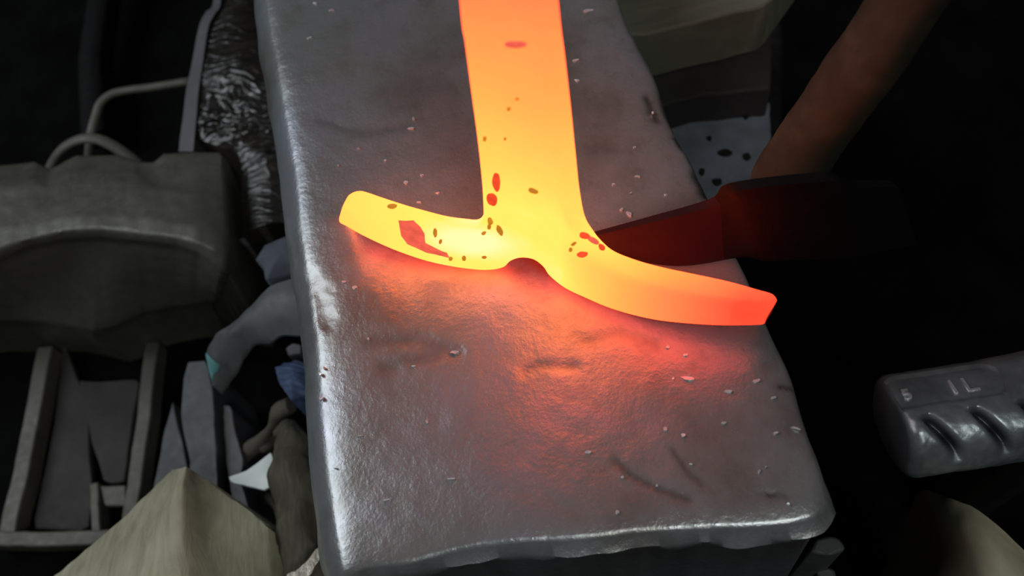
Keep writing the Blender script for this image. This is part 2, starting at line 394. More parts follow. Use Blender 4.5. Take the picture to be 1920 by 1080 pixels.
def build_attr(name, verts, faces, mt, attr, vals, parent=None, base=None, angle=50):
    if base is None:
        c = sum(verts, Vector()) / len(verts); base = Vector((c.x, c.y, min(v.z for v in verts)))
        if parent is not None: base = ORG[parent.name]
    me = bpy.data.meshes.new(name); me.from_pydata([v - base for v in verts], [], faces)
    bm = bmesh.new(); bm.from_mesh(me); bmesh.ops.recalc_face_normals(bm, faces=bm.faces)
    for f in bm.faces: f.smooth = True
    for e in bm.edges:
        if len(e.link_faces) == 2 and e.calc_face_angle(0) > math.radians(angle): e.smooth = False
    bm.to_mesh(me); bm.free()
    uv = me.uv_layers.new(name=attr)
    for l in me.loops: uv.data[l.index].uv = (vals[l.vertex_index], 0)
    me.materials.append(mt); ob = bpy.data.objects.new(name, me); link(ob, parent, base); return ob
anvil = build_attr('anvil', av, af, M['anvil'], 'dark_mask', dark_mask)
tag(anvil, 'long worn grey steel anvil block with a dented face, under the glowing steel', 'anvil')

# ------------------------------------------------------------------ glowing split workpiece
A0 = P(938, 509, 0.0); A1 = P(1432, 622, 0.0)
gx = (A1 - A0).normalized(); hb = Vector((0, 0, 1)).cross(gx).normalized()      # gx along the arms, hb to the back
al = math.radians(87)
ty = (hb * math.cos(al) + Vector((0, 0, 1)) * math.sin(al)).normalized()        # up the front plane
bn = gx.cross(ty).normalized()
if bn.dot(hb) < 0: bn = -bn
TH = 0.0085
# outline in the photograph's order: (silhouette point, is it a front or a back point, the matching point on the other side)
S = [  # (front px,py , back px,py)
 ((832, -420), (838, -424)), ((862, 0), (866, -4)), ((872, 80), (876, 76)), ((885, 180), (889, 176)), ((895, 255), (899, 251)), ((903, 330), (907, 326)), ((906, 372), (910, 366)), ((906, 410), (908, 398)),
 ((897, 424), (897, 411)), ((872, 424), (872, 410)), ((835, 419), (836, 405)), ((795, 410), (797, 395)), ((755, 398), (758, 384)), ((716, 386), (718, 371)), ((690, 377), (692, 362)), ((672, 372), (675, 358)),
 ((655, 377), (660, 362)), ((643, 389), (650, 372)), ((636, 414), (640, 398)),
 ((650, 424), (655, 412)), ((680, 441), (683, 428)), ((720, 460), (722, 447)), ((760, 476), (761, 463)), ((800, 489), (801, 476)), ((840, 498), (840, 486)), ((880, 504), (880, 492)), ((915, 506), (915, 495)), ((943, 501), (943, 490)),
 ((957, 489), (958, 479)), ((976, 483), (976, 474)), ((1000, 486), (1000, 477)), ((1019, 500), (1018, 490)), ((1031, 517), (1031, 506)),
 ((1060, 540), (1062, 527)), ((1100, 559), (1102, 546)), ((1140, 576), (1142, 562)), ((1190, 591), (1192, 577)), ((1240, 601), (1242, 586)), ((1300, 607), (1304, 590)), ((1360, 610), (1366, 592)), ((1420, 609), (1432, 592)), ((1432, 607), (1444, 590)),
 ((1432, 602), (1455, 567)), ((1424, 568), (1456, 561)), ((1418, 564), (1447, 551)), ((1402, 561), (1420, 543)), ((1360, 555), (1378, 531)), ((1321, 549), (1340, 522)), ((1270, 540), (1292, 512)), ((1225, 528), (1245, 502)), ((1182, 513), (1200, 490)), ((1140, 492), (1153, 472)),
 ((1100, 462), (1128, 452)), ((1070, 425), (1112, 432)), ((1054, 390), (1096, 404)), ((1044, 345), (1086, 352)), ((1038, 295), (1080, 296)), ((1024, 200), (1070, 200)), ((1012, 100), (1058, 97)), ((1001, 0), (1046, -3)), ((975, -420), (1006, -423))]
def smooth_closed(pts, per=5):
    n = len(pts); out = []
    for i in range(n):
        a, b, c, d = (Vector(pts[(i + k - 1) % n]) for k in range(4))
        for k in range(per):
            t = k / per
            out.append(0.5 * ((2 * b) + (c - a) * t + (2 * a - 5 * b + 4 * c - d) * t * t + (3 * b - a - 3 * c + d) * t ** 3))
    return out
WO = A0.copy()                                          # origin of the piece: where it meets the anvil
lift = Vector((0, 0, 0.0))
# the foot line of the piece on the anvil is a curve; its front skin rises from it along ty
BASE = catmull([P(*p) for p in [(420, 352), (560, 416), (640, 451), (720, 482), (800, 502), (860, 509), (920, 512), (975, 520), (1031, 541), (1100, 576), (1190, 613), (1300, 635), (1370, 643), (1434, 648), (1500, 650), (1600, 648)]], 120)
SB = [0.0]
for a_, b_ in zip(BASE, BASE[1:]): SB.append(SB[-1] + (b_ - a_).length)
i0 = min(range(120), key=lambda i: (BASE[i] - WO).length); SB = [s_ - SB[i0] for s_ in SB]
def skin(px, py, off=0.0):
    """(s, h) of the point of the skin seen at px, py; off = distance behind the front"""
    d = ray(px, py); o = bn * off; best = None
    for i in range(119):
        a = BASE[i] + o; e = BASE[i + 1] - BASE[i]; n = e.cross(ty)
        dn = d.dot(n)
        if abs(dn) < 1e-12: continue
        q = CAM + d * ((a - CAM).dot(n) / dn); r = q - a
        el = e.length; eu = e / el; k = eu.dot(ty); h = (r.dot(ty) - r.dot(eu) * k) / (1 - k * k); s = r.dot(eu) - h * k
        if -1e-7 <= s <= el + 1e-7: best = (SB[i] + s, h); break
    return best
def unskin(s, h, off=0.0):
    i = 0
    while i < 118 and SB[i + 1] < s: i += 1
    return BASE[i].lerp(BASE[i + 1], (s - SB[i]) / (SB[i + 1] - SB[i])) + ty * h + bn * off
fr2 = [skin(q.x, q.y) for q in smooth_closed([f for f, b in S])]
bk2 = [skin(q.x, q.y, TH) for q in smooth_closed([b for f, b in S])]
fr = [unskin(*q) for q in fr2]; bk = [unskin(*q, TH) for q in bk2]
bevf = []                                               # rounded front edge: a ring pulled in and forward
def heat(x, y):
    sm = lambda t: (lambda q: q * q * (3 - 2 * q))(max(0.0, min(1.0, t)))
    h = 0.93
    h -= 0.53 * max(0, (y - 0.036) / 0.073)                                        # cooler up the stem
    h -= 0.84 * min(1, max(0, (x - 0.020) / 0.052)) ** 0.9 * (1 - sm((y - 0.022) / 0.016))        # and towards the tip of the right arm
    h -= 0.15 * sm((x - (0.0222 - y * 0.012)) / 0.003) * sm((y - 0.030) / 0.02)    # the thin right side of the stem
    h -= 0.10 * max(0, (-x - 0.020) / 0.03)
    h += 0.12 * math.exp(-(((x + 0.008) / 0.011) ** 2 + ((y - 0.017) / 0.007) ** 2))
    return max(0.13, min(1.0, h))
def to2(p, o): d = p - o; return (d.dot(gx), d.dot(ty))
# dense triangulated faces so the temperature can vary over them
def fill(poly):
    bm = bmesh.new()
    vs = [bm.verts.new((*p, 0)) for p in poly]
    bm.faces.new(vs).normal_update()
    bmesh.ops.triangulate(bm, faces=bm.faces[:])
    x0 = min(v.co.x for v in bm.verts); x1 = max(v.co.x for v in bm.verts); y0 = min(v.co.y for v in bm.verts); y1 = max(v.co.y for v in bm.verts)
    st = 0.0016; x = x0 + st
    while x < x1:
        bmesh.ops.bisect_plane(bm, geom=bm.verts[:] + bm.edges[:] + bm.faces[:], plane_co=(x, 0, 0), plane_no=(1, 0, 0)); x += st
    y = y0 + st
    while y < y1:
        bmesh.ops.bisect_plane(bm, geom=bm.verts[:] + bm.edges[:] + bm.faces[:], plane_co=(0, y, 0), plane_no=(0, 1, 0)); y += st
    return bm
def assemble():
    verts = []; faces = []; hs = []
    for poly, o in ((fr2, 0.0), (bk2, TH)):
        bm = fill(poly); k0 = len(verts); bm.verts.ensure_lookup_table()
        for v in bm.verts: verts.append(unskin(v.co.x, v.co.y, o)); hs.append(heat(v.co.x, v.co.y))
        for f in bm.faces: faces.append(tuple(k0 + v.index for v in f.verts))
        bm.free()
    # side wall, edges cut where the fill cut them is not needed: it overlaps the rim exactly
    n = len(fr); m = 5; k0 = len(verts)
    for i in range(n):
        for j in range(m):
            t = j / (m - 1); p = fr[i].lerp(bk[i], t)
            verts.append(p); hs.append(heat(*fr2[i]) * (1 - 0.9 * min(1, t * 3) if 19 * 5 < i < 42 * 5 else 1) + (0.05 * t if 44 * 5 < i < 54 * 5 else 0))
    for i in range(n):
        i2 = (i + 1) % n
        for j in range(m - 1):
            faces.append((k0 + i * m + j, k0 + i * m + j + 1, k0 + i2 * m + j + 1, k0 + i2 * m + j))
    return verts, faces, hs
wv, wf, hv = assemble()
work = thing('forged_workpiece', WO, 'glowing orange and yellow steel bar split into two curved arms, standing on the anvil', 'workpiece')
body = build_attr('split_bar', wv, wf, M['hot'], 'heat', hv, work)
SPOTS = [  # cooling scale lying on the hot skin: centre px, radii px, rotation, material
 ((931, 341), (8, 17), 0.05, 'scale_red'), ((922, 374), (10, 13), 0.2, 'scale_red'), ((1000, 358), (10, 5), -0.35, 'scale_dark'),
 ((919, 415), (5, 8), 0.3, 'scale_dark'), ((937, 432), (5, 10), 0.45, 'scale_dark'), ((907, 437), (5, 3), 0.3, 'scale_dark'), ((917, 425), (4, 5), 0, 'scale_dark'),
 ((816, 436), (4, 9), 0.1, 'scale_dark'), ((826, 453), (3, 5), -0.2, 'scale_dark'), ((870, 484), (4, 5), 0.2, 'scale_dark'), ((845, 485), (4, 4), 0, 'scale_dark'), ((908, 482), (5, 2.5), 0, 'scale_dark'),
 ((735, 388), (9, 3), -0.05, 'scale_dark'), ((967, 83), (22, 7), 0.0, 'scale_pink'), ((954, 204), (4, 4), 0, 'scale_dark'), ((970, 185), (4, 3), 0, 'scale_dark'), ((909, 260), (4, 5), 0, 'scale_dark'), ((947, 260), (3, 3), 0, 'scale_dark'),
 ((1095, 443), (10, 4), -0.25, 'scale_red'), ((1128, 465), (7, 3), -0.6, 'scale_red'), ((1092, 477), (10, 6), 0.1, 'scale_red'), ((1076, 457), (6, 3), 0.5, 'scale_dark'), ((1112, 452), (12, 3), -0.5, 'scale_pink'), ((1070, 468), (4, 4), 0, 'scale_dark')]
def patch(pxs, mt, seed, h=0.00025):
    """a thin lens of scale on the front plane; pxs closed outline in photo points"""
    out = [unskin(*skin(x, y)) - bn * 0.00002 for x, y in pxs]; c = sum(out, Vector()) / len(out); n = len(out)
    v = [p for p in out] + [c.lerp(p, 0.8) - bn * h for p in out] + [c - bn * h * 1.1] + [p + bn * 0.0006 for p in out]
    f = [(i, (i + 1) % n, n + (i + 1) % n, n + i) for i in range(n)] + [(n + i, n + (i + 1) % n, 2 * n) for i in range(n)]
    f += [(2 * n + 1 + i, 2 * n + 1 + (i + 1) % n, (i + 1) % n, i) for i in range(n)] + [tuple(2 * n + 1 + i for i in range(n - 1, -1, -1))]
    return build('scale_patch', v, f, mt, body)
for k, ((cx, cy), (rx, ry), rot, mk) in enumerate(SPOTS):
    pts = []
    for i in range(16):
        a = i / 16 * 2 * math.pi; rr = 1 + 0.22 * noise.noise(Vector((math.cos(a) * 1.5, math.sin(a) * 1.5, k * 3.7)))
        x, y = rx * math.cos(a) * rr, ry * math.sin(a) * rr
        pts.append((cx + x * math.cos(rot) + y * math.sin(rot), cy - x * math.sin(rot) + y * math.cos(rot)))
    patch(pts, M[mk], k)
patch([(747, 413), (760, 414), (775, 413), (788, 425), (796, 438), (797, 452), (800, 462), (815, 466), (838, 474), (843, 484), (828, 480), (800, 474), (778, 464), (764, 458), (752, 442)], M['scale_pink'], 99)

# ------------------------------------------------------------------ hammer lying on the anvil
hb0 = P(1420, 470, 0.0)
ham = thing('hammer', hb0, 'black headed hammer with brown wooden handle, lying across the right edge of the anvil', 'hammer')
def hammer_head():
    # sections along the head: (top-back px, top-front px, bottom-front px) at their heights
    secs = [((1104, 436, .0172), (1108, 445, .0166), (1142, 482, .0006), (1140, 470, .0006)),
            ((1210, 406, .0190), (1222, 419, .0184), (1272, 503, .0006), (1270, 470, .0006)),
            ((1330, 370, .0240), (1346, 387, .0234), (1394, 487, .0006), (1390, 450, .0006)),
            ((1368, 340, .0360), (1390, 360, .0354), (1450, 496, .0006), (1445, 450, .0006)),
            ((1545, 320, .0360), (1572, 342, .0354), (1612, 486, .0006), (1600, 440, .0006)),
            ((1578, 334, .0310), (1600, 354, .0300), (1640, 478, .0010), (1632, 440, .0010)),
            ((1666, 336, .0270), (1684, 352, .0262), (1722, 464, .0008), (1700, 430, .0008)),
            ]
    rings = []
    for s in secs:
        q = [P(*c) for c in s]; ring = []
        for i in range(4):
            a, b = q[i], q[(i + 1) % 4]
            for t in (0.12, 0.5, 0.88): ring.append(a.lerp(b, t))
        rings.append(ring)
    m = len(rings[0]); dense = []
    cols = [catmull([r[i] for r in rings], 40) for i in range(m)]
    def piece(name, k0, k1, mt):
        kk = k1 - k0
        v = [cols[i][k] for k in range(k0, k1) for i in range(m)]
        f = [(k * m + i, k * m + (i + 1) % m, (k + 1) * m + (i + 1) % m, (k + 1) * m + i) for k in range(kk - 1) for i in range(m)]
        f += [tuple(range(m - 1, -1, -1)), tuple(range((kk - 1) * m, kk * m))]
        return build(name, v, f, mt, ham, angle=45)
    h_ = piece('head', 15, 40, M['dark2'])
    p_ = piece('peen', 0, 16, M['peen_glow']); p_['label'] = 'tapered peen with red glow painted into its colour'
hammer_head()
hA = P(1425, 400, .004); hB = P(1712, -15, .078)
hp = [hA.lerp(hB, 1.55 * i / 59) for i in range(60)]
hr = []
for i in range(60):
    t = i / 59
    hr.append(0.0096 - 0.0014 * t + 0.0006 * math.exp(-((t - 0.16) / 0.05) ** 2) - 0.0060 * math.exp(-(t / 0.055) ** 2))
sweep('handle', hp, hr, M['handle'], ham, sides=28, flat=0.70, power=2.3, rough=0.0006, seed=3)

# ------------------------------------------------------------------ right: grooved metal tool handle
def grooved_tool():
    e0 = P(1668, 800, -0.045); e1 = P(2150, 728, -0.045)
    ax = (e1 - e0).normalized(); Lg = (e1 - e0).length
    upv = (CAM - (e0 + e1) / 2); upv = (upv - ax * upv.dot(ax)).normalized()      # the lettered side faces roughly up
    upv = (upv * 0.6 + Vector((0, 0.75, 0.55))).normalized(); upv = (upv - ax * upv.dot(ax)).normalized()
    sd = ax.cross(upv).normalized()
    n, m = 300, 150; v = []; gv_ = []
    W, Hh = 0.0128, 0.0165
    grooves = [0.0095 + 0.0142 * k for k in range(9)]
    for i in range(n):
        t = i / (n - 1); x = Lg * t
        endr = min(1.0, math.sqrt(max(0, 1 - (1 - min(1, x / 0.004)) ** 2)) * 0.22 + 0.78) if x < 0.004 else 1
        swell = 1 + 0.16 * max(0, min(1, (x - 0.030) / 0.02)) ** 1.5
        for j in range(m):
            a = 2 * math.pi * j / m
            c, s = math.cos(a), math.sin(a)
            c2 = math.copysign(abs(c) ** 0.72, c); s2 = math.copysign(abs(s) ** 0.72, s)
            r = Vector((c2 * Hh, s2 * W)) * endr
            if s > 0 : r.x *= 1.0
            d = 0.0
            # a: 0 = front/lower side along +sd ; pi/2 = up
            arc = a * 0.0145
            if 0.0 <= a <= 1.30 or a > 5.4:
                aa = a if a < 3 else a - 2 * math.pi
                for g0 in grooves:
                    # slanted slot: runs down and to the right
                    xc = g0 + (0.62 - aa) * 0.0068
                    lim = (aa - 0.55) / 0.62
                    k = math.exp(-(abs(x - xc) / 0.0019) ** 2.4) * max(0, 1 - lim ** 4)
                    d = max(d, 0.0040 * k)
            gv_.append(min(0.92, d / 0.0030))  # darker tone the deeper the slot
            # sunk label panel on the flat top, rounded at its right end
            tq = (a - math.pi / 2 - 0.12) * 0.0135
            px_ = x - 0.0290
            inside = abs(tq) < 0.0046 and x > 0.001
            if px_ > 0 and inside: inside = px_ ** 2 + tq ** 2 < 0.0046 ** 2
            if inside: d = max(d, 0.0009)
            rr = r * (1 - d / r.length) if r.length > 0 else r
            if x > 0.03 and s > 0: rr.y *= 1 + (swell - 1) * s * 1.6
            nn = noise.noise(Vector((x * 130, a * 2.2, 3))) * 0.00035 + noise.noise(Vector((x * 420, a * 6, 3))) * 0.00012
            p = e0 + ax * x + sd * (rr.x * (1 + nn / Hh)) + upv * (rr.y * (1 + nn / W))
            v.append(p)
    f = [(i * m + j, i * m + (j + 1) % m, (i + 1) * m + (j + 1) % m, (i + 1) * m + j) for i in range(n - 1) for j in range(m)]
    f += [tuple(range(m - 1, -1, -1)), tuple(range((n - 1) * m, n * m))]
    base = (e0 + e1) / 2; base.z = ZF
    t = thing('grooved_metal_bar', base, 'scuffed grey metal tool bar with slanted grooves and a lettered panel, at the right edge', 'tool')
    gb = build_attr('bar', v, f, M['tool'], 'dark_mask', gv_, t, angle=55)
    # raised characters
    def letter(ch, x, size, tq):
        cu = bpy.data.curves.new('txt', 'FONT'); cu.body = ch; cu.size = size; cu.extrude = 0.00035; cu.bevel_depth = 0.00012; cu.align_x = 'CENTER'; cu.align_y = 'CENTER'
        tmp = bpy.data.objects.new('txt', cu); C.objects.link(tmp)
        dg = bpy.context.evaluated_depsgraph_get(); me = bpy.data.meshes.new_from_object(tmp.evaluated_get(dg))
        bpy.data.objects.remove(tmp); bpy.data.curves.remove(cu)
        a = math.pi / 2 + 0.12
        top = W * 0.93
        o = e0 + ax * x + upv * (top - 0.0001) - sd * tq
        mt = Matrix((ax, -sd, upv)).transposed().to_4x4(); 
        for vv in me.vertices: vv.co = (o + (mt @ vv.co)) - base
        me.name = 'raised_character'; me.materials.clear(); me.materials.append(M['fleck'])
        ob = bpy.data.objects.new('raised_character', me); link(ob, gb, None); return ob
    letter('5', 0.0045, 0.0062, 0.0006); letter('1', 0.0185, 0.0085, 0.0006); letter('L', 0.0235, 0.0085, 0.0006)
    # a blunt leg of the casting carries it on the ground
    q = e0 + ax * (Lg * 0.8); 
    sweep('support_leg', [Vector((q.x, q.y, ZF)), Vector((q.x, q.y, ZF + 0.05)), q - upv * 0.004], [0.012, 0.010, 0.009], M['dark'], t, sides=16, up=Vector((0, 1, 0.01)))
grooved_tool()

# bottom right: rounded log end
rows = [
 [P(1712, 950, -.160), P(1718, 930, -.130), P(1728, 918, -.108), P(1748, 920, -.090), P(1785, 936, -.076), P(1832, 957, -.069), P(1890, 1003, -.067), P(1960, 1075, -.070)],
 [P(1724, 1000, -.160), P(1730, 985, -.130), P(1742, 980, -.106), P(1765, 984, -.087), P(1803, 1000, -.072), P(1845, 1022, -.064), P(1895, 1060, -.062), P(1970, 1130, -.066)],
 [P(1765, 1200, -.160), P(1775, 1195, -.130), P(1790, 1190, -.105), P(1815, 1190, -.086), P(1850, 1190, -.071), P(1890, 1195, -.064), P(1940, 1200, -.062), P(2010, 1220, -.066)]]
rows = [catmull(r_, 40) for r_ in rows]
lg = loft('log', rows, M['logwood'], 40, 40, ZF, disp=lambda p, u, v: jitter(p, 0.0006, 120, 2), inset=0.45)
tag(lg, 'rounded tan wooden log end in the bottom right corner, below the grooved metal bar', 'log')

# small grey chip below the anvil's broken front right corner
ch = slab('metal_scrap', [P(x, y, -.050) for x, y in [(1530, 1010), (1556, 1003), (1572, 1008), (1590, 1036), (1556, 1044), (1518, 1034)]], M['greyplate'], None, 0.15, 0.001, 0.001, 18)
tag(ch, 'small rough grey lump just below the chipped front right corner of the anvil', 'scrap')
ch2 = slab('metal_scrap', [P(x, y, -.080) for x, y in [(1532, 1068), (1550, 1062), (1566, 1068), (1570, 1092), (1540, 1094)]], M['greyplate'], None, 0.12, 0.001, 0.001, 14)
tag(ch2, 'tiny grey lump at the bottom edge, under the larger lump at the anvil corner', 'scrap')

# ------------------------------------------------------------------ behind right: stacked boards and plate
b1 = slab('wooden_board', [P(x, y, -.050) for x, y in [(1090, -160), (1560, -160), (1440, 8), (1385, 22), (1300, 42), (1202, 66), (1140, 60)]], M['greywood'], None, 0.028, 0.0012, 0.0006, 60)
tag(b1, 'weathered grey wooden board behind the anvil at the top edge', 'board')
b2 = slab('dark_board', [P(x, y, -.0795) for x, y in [(1150, 30), (1450, -40), (1446, 165), (1300, 180), (1200, 210)]], M['blackbrown'], None, 0.05, 0.0012, 0.0006, 60)
tag(b2, 'dark brown board lying just below the weathered grey board, right of the anvil', 'board')
b3 = slab('dark_board', [P(x, y, -.097) for x, y in [(1200, 120), (1446, 120), (1444, 200), (1340, 205), (1250, 225), (1200, 225)]], M['brownplate'], None, 0.003, 0.0012, 0.0006, 60)
bpl = slab('steel_plate', [P(x, y, -.098) for x, y in [(1220, 226), (1262, 214), (1330, 200), (1445, 188), (1444, 260), (1438, 330), (1400, 385), (1290, 400), (1240, 330)]], M['blueplate'], None, 0.040, 0.0015, 0.0008, 80)
bpo = bpy.data.objects.remove(b3)
tag(bpl, 'dirty blue grey steel plate between the anvil and the hammer handle', 'plate')
SP = [((1398, 213), 8, 9), ((1330, 258), 5, 4), ((1360, 285), 13, 6), ((1400, 293), 8, 6), ((1345, 340), 9, 7), ((1316, 322), 6, 8)]
for k, ((cx, cy), rx, ry) in enumerate(SP):
    pts = [(cx + rx * math.cos(a * math.pi / 6) * random.uniform(.75, 1.15), cy + ry * math.sin(a * math.pi / 6) * random.uniform(.75, 1.15)) for a in range(12)]
    slab('dirt_clump', [P(x, y, -.0968) for x, y in pts], M['dark'], bpl, 0.0022, 0, 0.0002, None, k)
stand = slab('steel_block', [P(x, y, -.139) for x, y in [(1180, 40), (1470, 40), (1466, 330), (1320, 420), (1230, 330)]], M['dark'], None, ZF * -1 - .139, 0.002, 0.0005, 40)
tag(stand, 'black block carrying the boards and the blue grey plate', 'block')
r1 = slab('board_riser', [P(x, y, -.130) for x, y in [(1180, -140), (1420, -140), (1420, 0), (1180, 20)]], M['dark'], None, ZF * -1 - .130, 0.002, 0.0, None)
bpy.data.objects.remove(r1)

# ------------------------------------------------------------------ left: big notched cast block
def ext(lst, z):
    return [P(x, y, z if not isinstance(z, list) else z[i]) for i, (x, y) in enumerate(lst)]
XS = [(-260), ]
def row(pts, z, endz=None):
    q = [Vector((x, y)) for x, y in pts]; n = 161; x0, x1 = -260, q[-1].x; out = []
    q = [Vector((x0, q[0].y + (q[0].y - q[1].y) * 0.0 + 6))] + q
    for i in range(n):
        x = x0 + (x1 - x0) * i / (n - 1); k = 0
        while k < len(q) - 2 and q[k + 1].x < x: k += 1
        t = (x - q[k].x) / (q[k + 1].x - q[k].x); y = q[k].y + (q[k + 1].y - q[k].y) * t
        zz = z if endz is None else lerp(z, endz, max(0, (x - (x1 - 60)) / 60) ** 2)
        out.append(P(x, y, zz))
    return out
SW = [
 row([(0, 311), (66, 303), (93, 317), (105, 312), (144, 291), (222, 291), (264, 304), (288, 304), (307, 288), (412, 286)], -.098),
 row([(0, 313), (66, 305), (93, 319), (105, 314), (144, 293), (222, 293), (264, 306), (288, 306), (307, 290), (415, 289)], -.0955, -.097),
 row([(0, 338), (62, 336), (89, 346), (128, 325), (253, 325), (280, 341), (338, 350), (418, 366)], -.089, -.093),
 row([(0, 350), (62, 348), (89, 352), (128, 342), (253, 342), (280, 350), (338, 360), (420, 378)], -.087, -.092),
 row([(0, 430), (60, 420), (120, 408), (200, 405), (280, 410), (340, 420), (420, 436)], -.083, -.090),
 row([(0, 466), (58, 446), (117, 434), (194, 430), (272, 438), (331, 446), (420, 470)], -.083, -.090),
 row([(0, 482), (58, 459), (117, 447), (194, 443), (272, 451), (331, 459), (373, 474), (417, 505)], -.087, -.095),
 row([(0, 492), (58, 469), (117, 456), (194, 452), (272, 460), (331, 468), (373, 484), (412, 520)], -.094, -.102),
 row([(0, 600), (78, 602), (136, 612), (175, 620), (206, 612), (272, 584), (331, 572), (404, 565)], -.146, -.140),
 row([(0, 611), (78, 613), (136, 625), (175, 635), (206, 625), (272, 594), (331, 582), (400, 575)], -.160, -.155)]
for s, (x, y, z) in zip(SW, [(424, 296, -.106), (426, 300, -.106), (430, 372, -.104), (431, 384, -.104), (433, 440, -.102), (433, 475, -.103), (431, 507, -.108), (428, 524, -.116), (412, 566, -.148), (404, 576, -.162)]):
    s.append(P(x - 4, y, (z + s[-1].z) / 2)); s.append(P(x, y, z))
def swd(p, u, v): return jitter(p, 0.0005, 60, 4)
nc = len(SW[0]); NR = 90
cols = [catmull([s[c] for s in SW], NR) if 0 else resample([s[c] for s in SW], NR) for c in range(nc)]
sv = [swd(cols[c][r], 0, 0) for r in range(NR) for c in range(nc)]
sf = grid_faces(NR, nc)
lp = list(range(nc)) + [r * nc + nc - 1 for r in range(1, NR)] + [(NR - 1) * nc + c for c in range(nc - 2, -1, -1)] + [r * nc for r in range(NR - 2, 0, -1)]
cc = sum((sv[i] for i in lp), Vector()) / len(lp); k0 = len(sv)
for i in lp:
    q = sv[i].lerp(cc, 0.12); sv.append(Vector((q.x, q.y, ZF)))
for a in range(len(lp)):
    b = (a + 1) % len(lp); sf.append((lp[a], lp[b], k0 + b, k0 + a))
sf.append(tuple(range(k0, k0 + len(lp))))
sw = build('swage_block', sv, sf, M['cast'], angle=70)
tag(sw, 'large dusty cast iron block with notched back edge, left of the anvil', 'block')

# arched iron loop behind the block
lo = sweep('iron_loop', catmull([P(84, 345, -.125), P(96, 308, -.118), P(118, 278, -.110), P(152, 261, -.106), P(186, 262, -.106), P(222, 280, -.110), P(262, 312, -.118), P(285, 345, -.128), P(290, 372, -.196)], 60), 0.0030, M['bar'], None, 14, flat=0.6)
tag(lo, 'curved iron loop rising behind the notched cast iron block', 'loop')
# bent rod
rd = sweep('bent_rod', [*catmull([P(165, 300, -.150), P(170, 252, -.140), P(180, 215, -.136), P(188, 194, -.134), P(207, 178, -.133), P(235, 170, -.133), P(290, 163, -.133), P(352, 153, -.133)], 60), P(362, 150, -.140), P(362, 150, ZF)], 0.0026, M['bar'], None, 10, flat=0.8)
tag(rd, 'thin grey rod bent to a corner, joining the black film wrapped block at upper left', 'rod')
ps = sweep('dark_post', [P(185, 262, -.19), P(178, 120, -.185), P(205, -60, -.18), P(215, -260, -.18)], 0.0085, M['dark2'], None, 8, power=6)
tag(ps, 'dark square bar lying in the shadow at upper left, beyond the bent rod', 'bar')

# film wrapped block
fw = [[(402, -120), (400, 0), (386, 22), (373, 50), (360, 117), (349, 170), (343, 220), (337, 262), (336, 275), (335, 284)],
      [(418, -120), (414, 0), (402, 26), (390, 52), (380, 117), (372, 170), (368, 220), (364, 262), (363, 275), (362, 284)]]
fz = [-.072, -.070]
film = thing('film_wrapped_block', P(450, 250, ZF), 'block wrapped in crumpled shiny black film, between cast iron block and anvil', 'block')
def polyrow(pts, z): return catmull([P(x, y, z) for x, y in pts], 60)
v0 = polyrow(fw[0], -.110); v1 = polyrow(fw[0], -.107); v2 = polyrow(fw[1], -.1055); v3 = polyrow([(x + 3, y) for x, y in fw[1]], -.110)
rv = []; 
for k in range(60):
    for q in (v0[k], v1[k], v2[k], v3[k]): rv.append(q)
    rv.append(Vector((v3[k].x, v3[k].y, ZF))); rv.append(Vector((v0[k].x, v0[k].y, ZF)))
rf = [(k * 6 + i, k * 6 + (i + 1) % 6, (k + 1) * 6 + (i + 1) % 6, (k + 1) * 6 + i) for k in range(59) for i in range(6)] + [tuple(range(6)), tuple(range(59 * 6 + 5, 59 * 6 - 1, -1))]
build('rim', rv, rf, M['rim'], film, angle=40)
Ly = [(404, -120), (401, 0), (389, 26), (377, 52), (367, 117), (360, 170), (354, 220), (362, 254), (412, 276), (448, 292), (452, 360), (454, 440)]
Ry = [(560, -120), (545, 0), (550, 30), (555, 60), (565, 120), (575, 180), (582, 210), (587, 255), (592, 300), (598, 340), (600, 380), (600, 400), (600, 430), (600, 440)]
FC = P(430, 235, -.110)
def filmdisp(p, u, v):
    wv_ = noise.noise(p * 25) * 0.02
    wv_ += noise.noise(p * 90 + Vector((7, 0, 0))) * 0.006
    q = Vector((p.x * 60, (p.y + wv_) * 210, 0)); big = (1 - abs(noise.noise(q)) * 2) ** 3
    q2 = Vector((p.x * 190 + 3, (p.y + wv_) * 640, 2)); sm = 1 - abs(noise.noise(q2)) * 2
    am = min(1, min(u, 1 - u) * 10)
    k = 0.12 + 0.9 * math.exp(-(((p - FC).length) / 0.022) ** 2) + 0.35 * max(0, noise.noise(p * 40 + Vector((0, 0, 4))))
    return p + Vector((0, 0, (noise.noise(p * 30) * 0.003 + (big * 0.0022 + sm * 0.0008) * k) * am))
loft('film', [polyrow(Ly, -.1085), catmull([P((a[0] + b[0]) / 2, (a[1] + b[1]) / 2, -.1065) for a, b in zip(Ly, Ry)], 60), polyrow(Ry, -.116)], M['film'], 150, 420, ZF, film, disp=filmdisp, angle=80)

